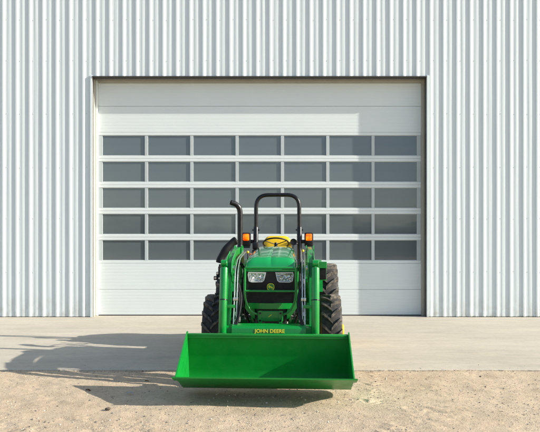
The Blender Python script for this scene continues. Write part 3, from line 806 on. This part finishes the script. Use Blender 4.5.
# engine, chassis
bm = bmesh.new()
box(bm, -0.20, 0.20, 1.46, 2.75, 0.62, 1.30, 0.02); box(bm, -0.27, 0.27, 1.47, 1.62, 0.86, 1.26, 0.01)
box(bm, -0.16, 0.16, 1.5, 4.1, 0.46, 0.70, 0.02); box(bm, -0.22, 0.22, 2.75, 4.15, 0.50, 0.92, 0.03)
for i in range(26):
    x = random.choice((-1, 1)) * random.uniform(0.2, 0.27); y = random.uniform(1.65, 2.6); z = random.uniform(0.66, 1.2); a = random.uniform(0.02, 0.055)
    box(bm, x - a, x + a, y - a, y + a * 1.5, z - a, z + a, 0.008)
link('engine', bm, M['engine'], T)
bm = bmesh.new()   # belts, coolant pipes and hoses seen beside the engine
for s in (-1, 1):
    tube(bm, smoothpath([(s * 0.26, 1.6, 1.22), (s * 0.30, 1.75, 1.15), (s * 0.29, 1.9, 0.95), (s * 0.24, 2.1, 0.82)]), 0.020, 10)
    tube(bm, smoothpath([(s * 0.22, 1.5, 0.74), (s * 0.30, 1.6, 0.72), (s * 0.33, 1.9, 0.80), (s * 0.33, 2.3, 0.98)]), 0.014, 8)
    tube(bm, smoothpath([(s * 0.38, 2.5, 1.35), (s * 0.36, 2.35, 1.18), (s * 0.34, 2.2, 0.95), (s * 0.36, 2.1, 0.66)]), 0.018, 8)
link('engine_hoses', bm, M['plastic'], T, smooth=True)
for s in (-1, 1):   # green bent pipes either side of the nose
    bm = bmesh.new()
    tube(bm, fillet([(s * 0.325, 1.75, 0.90), (s * 0.335, 1.75, 1.36), (s * 0.42, 1.82, 1.38), (s * 0.425, 1.86, 1.18)], 0.05), 0.013, 10)
    link('side_guard_tube', bm, M['green'], T, smooth=True)

for s in (-1, 1):
    for (j, pth, r) in ((0, [(s * 0.345, 2.2, 1.42), (s * 0.350, 1.9, 1.30), (s * 0.365, 1.7, 1.05), (s * 0.35, 1.65, 0.80), (s * 0.30, 1.7, 0.62)], 0.017),
                        (1, [(s * 0.385, 2.1, 1.36), (s * 0.395, 1.8, 1.15), (s * 0.385, 1.55, 0.92), (s * 0.39, 1.35, 0.72), (s * 0.36, 1.15, 0.68)], 0.013),
                        (2, [(s * 0.375, 2.0, 1.25), (s * 0.37, 1.9, 1.0), (s * 0.40, 1.6, 0.80), (s * 0.38, 1.25, 0.70)], 0.012)):
        bm = bmesh.new(); tube(bm, smoothpath(pth), r, 10)
        link('hydraulic_hose', bm, M['plastic'], T, smooth=True)
    bm = bmesh.new()
    box(bm, s * 0.36 - 0.035, s * 0.36 + 0.035, 1.95, 2.12, 1.04, 1.22, 0.012); box(bm, s * 0.345 - 0.03, s * 0.345 + 0.03, 2.0, 2.3, 0.80, 1.03, 0.01)
    lathe_x(bm, [(-0.03, 0), (-0.03, 0.045), (0.03, 0.045), (0.03, 0)], 20, (s * 0.352, 1.86, 0.86))
    link('filter_housing', bm, M['black'], T, smooth=True)
    bm = bmesh.new()
    for (x, y, z, r) in ((0.39, 1.10, 0.735, 0.016), (0.365, 1.12, 0.72, 0.014), (0.405, 1.14, 0.775, 0.013)):
        tube(bm, [(s * x, y, z), (s * x, y + 0.01, z + 0.045)], r, 6)
    box(bm, s * 0.385 - 0.035, s * 0.385 + 0.035, 1.09, 1.16, 0.705, 0.735, 0.004)
    link('hose_fitting', bm, M['steel'], T)

# front axle and wheels --------------------------------------------------
bm = bmesh.new()
box(bm, -0.60, 0.60, 1.95, 2.07, 0.42, 0.54, 0.03); box(bm, -0.11, 0.11, 1.90, 2.12, 0.38, 0.60, 0.03)
for s in (-1, 1):
    box(bm, s * 0.56 - 0.07, s * 0.56 + 0.07, 1.92, 2.10, 0.36, 0.62, 0.03)
    tube(bm, [(s * 0.13, 1.90, 0.46), (s * 0.52, 1.90, 0.47)], 0.018, 10)
link('front_axle', bm, M['engine'], T)

def tyre_bm(R, w, rimr, lugs, lugh, sweep, lugw):
    bm = bmesh.new(); rc = R - lugh; hw = w / 2
    prof = [(-hw * 0.80, rimr), (-hw * 0.93, rimr + (rc - rimr) * 0.25), (-hw * 0.99, rimr + (rc - rimr) * 0.55), (-hw * 0.95, rimr + (rc - rimr) * 0.82), (-hw * 0.80, rc - 0.018), (-hw * 0.4, rc - 0.004),
            (0, rc), (hw * 0.4, rc - 0.004), (hw * 0.80, rc - 0.018), (hw * 0.95, rimr + (rc - rimr) * 0.82), (hw * 0.99, rimr + (rc - rimr) * 0.55), (hw * 0.93, rimr + (rc - rimr) * 0.25), (hw * 0.80, rimr)]
    lathe_x(bm, prof, 56)
    for s in (-1, 1):
        for k in range(lugs):
            a0 = 2 * PI * (k + (0.5 if s > 0 else 0)) / lugs
            secs = []
            for t in (0.0, 0.3, 0.65, 0.9, 1.0, 1.06):
                x = -0.008 + t * (hw * 0.97 + 0.008)
                if t > 1: x = hw * 0.99
                drop = 0.012 * t * t
                rt = R - drop; rb = rc - 0.03
                if t >= 1.0: rt = R - 0.02
                if t > 1.0: rt = rc - 0.055; rb = rc - 0.09
                a = a0 + sweep * (t ** 0.9 if t > 0 else 0)
                hw_ = lugw * (0.5 + 0.15 * t) / R
                tp = 0.72
                ring = []
                for (aa, r) in ((a - hw_, rb), (a - hw_ * tp, rt), (a + hw_ * tp, rt), (a + hw_, rb)):
                    ring.append((s * x, -r * math.cos(aa), r * math.sin(aa)))
                secs.append(ring)
            loft(bm, secs, mi=1)
    return bm
def rim_bm(rimr, w, disc_x, hub_x, hubr, sgn):
    bm = bmesh.new(); hw = w / 2
    lathe_x(bm, [(-hw * 0.86, rimr + 0.012), (-hw * 0.86, rimr - 0.004), (-hw * 0.7, rimr - 0.02), (-hw * 0.3, rimr - 0.05), (hw * 0.3, rimr - 0.05), (hw * 0.7, rimr - 0.02), (hw * 0.86, rimr - 0.004), (hw * 0.86, rimr + 0.012)], 40)
    lathe_x(bm, [(sgn * disc_x, rimr - 0.045), (sgn * (disc_x + 0.02), rimr * 0.55), (sgn * (disc_x + 0.03), hubr * 1.4), (sgn * (disc_x + 0.03), 0)], 40)
    lathe_x(bm, [(sgn * disc_x, hubr), (sgn * (hub_x - 0.012), hubr), (sgn * hub_x, hubr * 0.85), (sgn * hub_x, 0)], 28)
    for k in range(6):
        a = 2 * PI * k / 6; c = (hubr * 1.25)
        tube(bm, [(sgn * (disc_x + 0.02), c * math.cos(a), c * math.sin(a)), (sgn * (disc_x + 0.045), c * math.cos(a), c * math.sin(a))], 0.012, 6)
    return bm
FR = 0.4825
for s in (-1, 1):
    w = empty('front_wheel', (s * 0.770, 2.01, FR), T)
    link('tyre', tyre_bm(FR, 0.27, 0.285, 18, 0.028, 0.30, 0.045), [M['rubber'], M['lugrub']], w, smooth=True)
    link('rim', rim_bm(0.29, 0.27, 0.03, 0.180, 0.085, s), M['yellow'], w, smooth=True)
RR = 0.665
for s in (-1, 1):
    w = empty('rear_wheel', (s * 0.785, 3.90, RR), T)
    link('tyre', tyre_bm(RR, 0.39, 0.36, 20, 0.038, 0.30, 0.060), [M['rubber'], M['lugrub']], w, smooth=True)
    link('rim', rim_bm(0.365, 0.39, 0.02, 0.10, 0.11, s), M['yellow'], w, smooth=True)
bm = bmesh.new(); tube(bm, [(-0.80, 3.9, RR), (0.80, 3.9, RR)], 0.07, 16); box(bm, -0.25, 0.25, 3.6, 4.15, 0.5, 0.95, 0.03)
link('rear_axle', bm, M['engine'], T)

# fenders, platform, rear body ------------------------------------------
for s in (-1, 1):
    bm = bmesh.new(); O = []; I = []
    for k in range(13):
        a = math.radians(20 + 125 * k / 12); r = 0.735
        for (LST, rr) in ((O, r), (I, r - 0.008)):
            LST.append([(s * 0.46, 3.90 - rr * math.cos(a), 0.665 + rr * math.sin(a)), (s * 0.72, 3.90 - rr * math.cos(a), 0.665 + rr * math.sin(a) - 0.01)])
    rings = [[o_[0], o_[1], i_[1], i_[0]] for o_, i_ in zip(O, I)]
    loft(bm, rings)
    plate(bm, [(3.90 - 0.735 * math.cos(math.radians(20 + 125 * k / 12)), 0.665 + 0.735 * math.sin(math.radians(20 + 125 * k / 12)) - 0.001) for k in range(13)] + [(4.45, 0.80), (3.25, 0.62)], s * 0.458 - 0.004, s * 0.458 + 0.0)
    link('fender', bm, M['green'], T)
bm = bmesh.new()
box(bm, -0.50, 0.50, 2.78, 3.5, 0.60, 0.635, 0.008); box(bm, -0.44, 0.44, 3.5, 4.3, 0.635, 0.98, 0.02)
link('platform', bm, M['plastic'], T)
# step box by the right fender
bm = bmesh.new()
box(bm, 0.615, 0.775, 3.06, 3.20, 1.275, 1.375, 0.006); box(bm, 0.61, 0.775, 3.196, 3.206, 1.09, 1.30, 0.002); box(bm, 0.62, 0.77, 3.08, 3.20, 1.09, 1.105, 0.003)
box(bm, 0.46, 0.62, 3.12, 3.17, 1.30, 1.34, 0.004)
tb = link('tool_box', bm, M['green'], T)
bm = bmesh.new(); box(bm, 0.622, 0.768, 3.075, 3.20, 1.107, 1.27, 0.008); link('tool_box_body', bm, M['black'], tb)
# dashboard and steering
bm = bmesh.new()
loft(bm, [[(-0.25, 2.765, 1.02), (0.25, 2.765, 1.02), (0.25, 2.765, 1.54), (0.19, 2.765, 1.585), (-0.19, 2.765, 1.585), (-0.25, 2.765, 1.54)],
          [(-0.24, 2.93, 1.0), (0.24, 2.93, 1.0), (0.24, 2.93, 1.50), (0.18, 2.93, 1.56), (-0.18, 2.93, 1.56), (-0.24, 2.93, 1.50)]])
link('dashboard', bm, M['plastic'], T)
swc = Vector((0.0, 3.06, 1.655)); tilt = Matrix.Rotation(math.radians(-24), 3, 'X')
bm = bmesh.new()
ring = [swc + tilt @ Vector((0.195 * math.cos(a), -0.195 * math.sin(a), 0)) for a in [2 * PI * k / 40 for k in range(41)]]
tube(bm, ring, 0.012, 10, cap=False)
for a in (90, 210, 330):
    aa = math.radians(a); tube(bm, [swc + tilt @ Vector((0, 0, -0.02)), swc + tilt @ Vector((0.19 * math.cos(aa), 0.19 * math.sin(aa), 0))], 0.007, 8)
tube(bm, [swc + tilt @ Vector((0, 0, 0.005)), swc + tilt @ Vector((0, 0, -0.05))], 0.026, 16)
sw = link('steering_wheel', bm, M['plastic'], T, smooth=True)
bm = bmesh.new(); tube(bm, [swc + tilt @ Vector((0, 0, -0.03)), swc + tilt @ Vector((0, 0, -0.30))], 0.022, 12); link('steering_column', bm, M['black'], sw, smooth=True)
# seat
bm = bmesh.new()
def srect(w, h, n, cx, cy, cz, ax, ay, p=0.35):
    return [(cx + w * math.copysign(abs(math.cos(t)) ** p, math.cos(t)), cy + ay * math.copysign(abs(math.sin(t)) ** p, math.sin(t)), cz) for t in [2 * PI * k / n for k in range(n)]]
secs = []
for (z, w, d, cy) in ((1.20, 0.16, 0.02, 3.60), (1.22, 0.20, 0.055, 3.60), (1.34, 0.225, 0.065, 3.625), (1.52, 0.232, 0.062, 3.65), (1.65, 0.225, 0.055, 3.67), (1.73, 0.205, 0.048, 3.68), (1.765, 0.17, 0.036, 3.685), (1.782, 0.12, 0.018, 3.687)):
    secs.append(srect(w, 0, 28, 0, cy, z, 0, d, 0.6))
loft(bm, secs); seat = link('seat', bm, M['vinyl'], T, smooth=True)
bm = bmesh.new()
secs = [srect(w, 0, 28, 0, 3.42, z, 0, d, 0.5) for (z, w, d) in ((1.16, 0.20, 0.20), (1.18, 0.235, 0.225), (1.25, 0.235, 0.225), (1.28, 0.20, 0.19))]
loft(bm, secs); link('seat_cushion', bm, M['vinyl'], seat, smooth=True)
bm = bmesh.new(); box(bm, -0.15, 0.15, 3.3, 3.6, 0.98, 1.155, 0.02); link('seat_base', bm, M['plastic'], seat)

# roll bar ---------------------------------------------------------------
bm = bmesh.new(); RV = 3.72
path = fillet([(-0.358, RV, 1.80), (-0.352, RV, 2.455), (0.352, RV, 2.455), (0.358, RV, 1.80)], 0.20, 8)
tube(bm, path, 0.033, 14)
for s in (-1, 1):
    tube(bm, [(s * 0.358, RV, 1.93), (s * 0.358, RV, 1.92), (s * 0.362, RV, 0.90)], 0.043, 4 * 4, rad=[0.036, 0.041, 0.041])
    tube(bm, [(s * 0.358 - 0.06, RV, 1.88), (s * 0.358 + 0.06, RV, 1.88)], 0.012, 8)
    box(bm, s * 0.36 - 0.06, s * 0.36 + 0.06, RV - 0.07, RV + 0.07, 0.88, 0.96, 0.01)
rb = link('roll_bar', bm, M['black'], T, smooth=True)
# warning lights
for s in (-1, 1):
    bm = bmesh.new()
    cx = s * 0.512 + 0.0
    box(bm, cx - 0.072, cx + 0.072, RV - 0.05, RV + 0.03, 1.605, 1.838, 0.024)
    xa, xb = sorted((cx - s * 0.07, s * 0.395)); box(bm, xa, xb, RV - 0.015, RV + 0.015, 1.66, 1.72, 0.005)
    wl = link('warning_light', bm, M['plastic'], T, smooth=True)
    bm = bmesh.new(); box(bm, cx - 0.050, cx + 0.050, RV - 0.078, RV - 0.051, 1.705, 1.815, 0.016)
    link('amber_lamp', bm, M['amber'], wl, smooth=True)
    bm = bmesh.new(); box(bm, cx - 0.05, cx + 0.05, RV + 0.031, RV + 0.045, 1.69, 1.80, 0.005); link('tail_lamp', bm, paint('red_lens', (0.3, 0.01, 0.01), 0.2), wl, smooth=True)
# small round work lamp beside the seat
bm = bmesh.new()
c = Vector((0.262, 3.60, 1.68))
for i in range(1):
    rings = []
    for (dy, r) in ((-0.045, 0.038), (-0.05, 0.052), (-0.035, 0.056), (0.0, 0.052), (0.04, 0.030), (0.055, 0.012)):
        rings.append([c + Vector((r * math.cos(a), dy, r * math.sin(a))) for a in [2 * PI * k / 20 for k in range(20)]])
    loft(bm, rings)
tube(bm, smoothpath([c + Vector((0.01, 0.03, -0.01)), c + Vector((0.06, 0.06, -0.03)), Vector((0.34, RV - 0.02, 1.64))]), 0.012, 8)
tube(bm, smoothpath([c + Vector((0, 0.03, -0.04)), (0.25, 3.60, 1.5), (0.27, 3.55, 1.3), (0.28, 3.5, 0.98)]), 0.009, 8)
link('control_knob', bm, M['plastic'], T, smooth=True)
# console left of the seat
bm = bmesh.new()
box(bm, -0.40, -0.27, 3.38, 3.62, 1.30, 1.56, 0.03); box(bm, -0.395, -0.30, 3.45, 3.56, 1.56, 1.67, 0.02)
link('side_console', bm, M['plastic'], T, smooth=True)
for (x, y, z, h, cl) in ((-0.46, 3.25, 1.30, 0.22, 'yellow'), (0.42, 3.2, 1.30, 0.24, 'yellow'), (-0.40, 3.1, 1.32, 0.16, 'amber')):
    bm = bmesh.new(); tube(bm, [(x, y, z - 0.35), (x * 0.98, y + 0.02, z + h)], 0.008, 8)
    lv = link('control_lever', bm, M['plastic'], T, smooth=True)
    bm = bmesh.new(); bmesh.ops.create_uvsphere(bm, u_segments=12, v_segments=8, radius=0.022, matrix=Matrix.Translation((x * 0.98, y + 0.02, z + h)))
    link('lever_knob', bm, M['yellow'] if cl == 'yellow' else paint('orange_knob', (0.7, 0.12, 0.01), 0.4), lv, smooth=True)

# exhaust
bm = bmesh.new()
ep = [(-0.505, 2.60, 0.95), (-0.505, 2.60, 1.95), (-0.508, 2.60, 2.12), (-0.53, 2.59, 2.185), (-0.575, 2.575, 2.225), (-0.635, 2.55, 2.245)]
sp = smoothpath(ep, 6)
R_ = tube(bm, sp, 0.039, 18, cap=False)
R2_ = tube(bm, sp, 0.034, 18, cap=False)
for k in range(18): bm.faces.new((R_[-1][k], R_[-1][(k + 1) % 18], R2_[-1][(k + 1) % 18], R2_[-1][k]))
tube(bm, [(-0.505, 2.60, 0.95), (-0.505, 2.60, 0.97), (-0.505, 2.60, 1.60), (-0.505, 2.60, 1.63)], 0.04, 18, rad=[0.039, 0.045, 0.045, 0.039])
tube(bm, [(-0.505, 2.60, 0.96), (-0.38, 2.55, 0.90), (-0.2, 2.5, 0.95)], 0.032, 12)
for zz in (1.0, 1.6): box(bm, -0.508, -0.36, 2.59, 2.61, zz - 0.015, zz + 0.015)
link('exhaust_pipe', bm, M['black'], T, smooth=True)

# sleeved hose bundle arching over the left mast, with couplers below it
bm = bmesh.new()
hp_ = smoothpath([(-0.59, 3.00, 1.705), (-0.645, 2.99, 1.675), (-0.725, 2.96, 1.595), (-0.79, 2.94, 1.50), (-0.83, 2.93, 1.42), (-0.845, 2.93, 1.36)], 7)
rad = [(0.060 + 0.003 * math.sin(i * 0.45)) * min(1, 0.55 + i * 0.25) for i in range(len(hp_))]
tube(bm, hp_, 0.05, 16, rad=rad)
link('hose_sleeve', bm, M['sleeve'], T, smooth=True)
bm = bmesh.new()
for j in range(3): tube(bm, smoothpath([(-0.80 + 0.02 * j, 2.93, 1.38), (-0.805 + 0.02 * j, 2.93, 1.2), (-0.80 + 0.022 * j, 2.95, 1.0), (-0.70 + 0.02 * j, 3.0, 0.7), (-0.48, 3.0, 0.62)]), 0.010, 8)
link('hydraulic_hose', bm, M['plastic'], T, smooth=True)
bm = bmesh.new()
box(bm, -0.935, -0.80, 2.90, 2.96, 1.10, 1.16, 0.008); box(bm, -0.90, -0.85, 2.91, 2.95, 1.161, 1.225, 0.01); box(bm, -0.86, -0.845, 2.92, 2.94, 1.225, 1.34, 0.004)
hc = link('hydraulic_coupler', bm, M['plastic'], T)
for (x, z) in ((-0.905, 1.135), (-0.845, 1.13), (-0.875, 1.205)):
    bm = bmesh.new(); tube(bm, [(x, 2.90, z), (x, 2.87, z)], 0.016, 10); link('coupler_cap', bm, M['steel'], hc, smooth=True)

# ------------------------------------------------------------------ light, camera, world
sd = Vector((1.0, -0.192, 0.49)).normalized()      # towards the sun
elev = math.asin(sd.z); az = math.atan2(sd.x, sd.y)
w = bpy.data.worlds.new('World'); SC.world = w; w.use_nodes = True
nt = w.node_tree; bg = nt.nodes['Background']
sky = nt.nodes.new('ShaderNodeTexSky'); sky.sky_type = 'NISHITA'; sky.sun_disc = False
sky.sun_elevation = elev; sky.sun_rotation = az; sky.air_density = 1.0; sky.dust_density = 1.0; sky.ozone_density = 1.0
nt.links.new(sky.outputs[0], bg.inputs['Color']); bg.inputs['Strength'].default_value = 0.132
sl = bpy.data.lights.new('sun', 'SUN'); sl.energy = 5.0; sl.angle = math.radians(0.5); sl.color = (1.0, 0.955, 0.86)
so = bpy.data.objects.new('sun', sl); COL.objects.link(so); so.rotation_euler = sd.to_track_quat('Z', 'Y').to_euler(); so.location = (20, -5, 15)

cam = bpy.data.cameras.new('camera'); co = bpy.data.objects.new('camera', cam); COL.objects.link(co)
co.location = (0, 0, 1.6); co.rotation_euler = (PI / 2, 0, 0)
cam.sensor_width = 36; cam.lens = 580 / 540 * 36; cam.shift_y = 31 / 540; cam.clip_end = 2000; cam.clip_start = 0.05
SC.camera = co
SC.view_settings.view_transform = 'Standard'; SC.view_settings.look = 'None'; SC.view_settings.gamma = 1; SC.view_settings.exposure = 0.66
SC.view_settings.use_curve_mapping = False
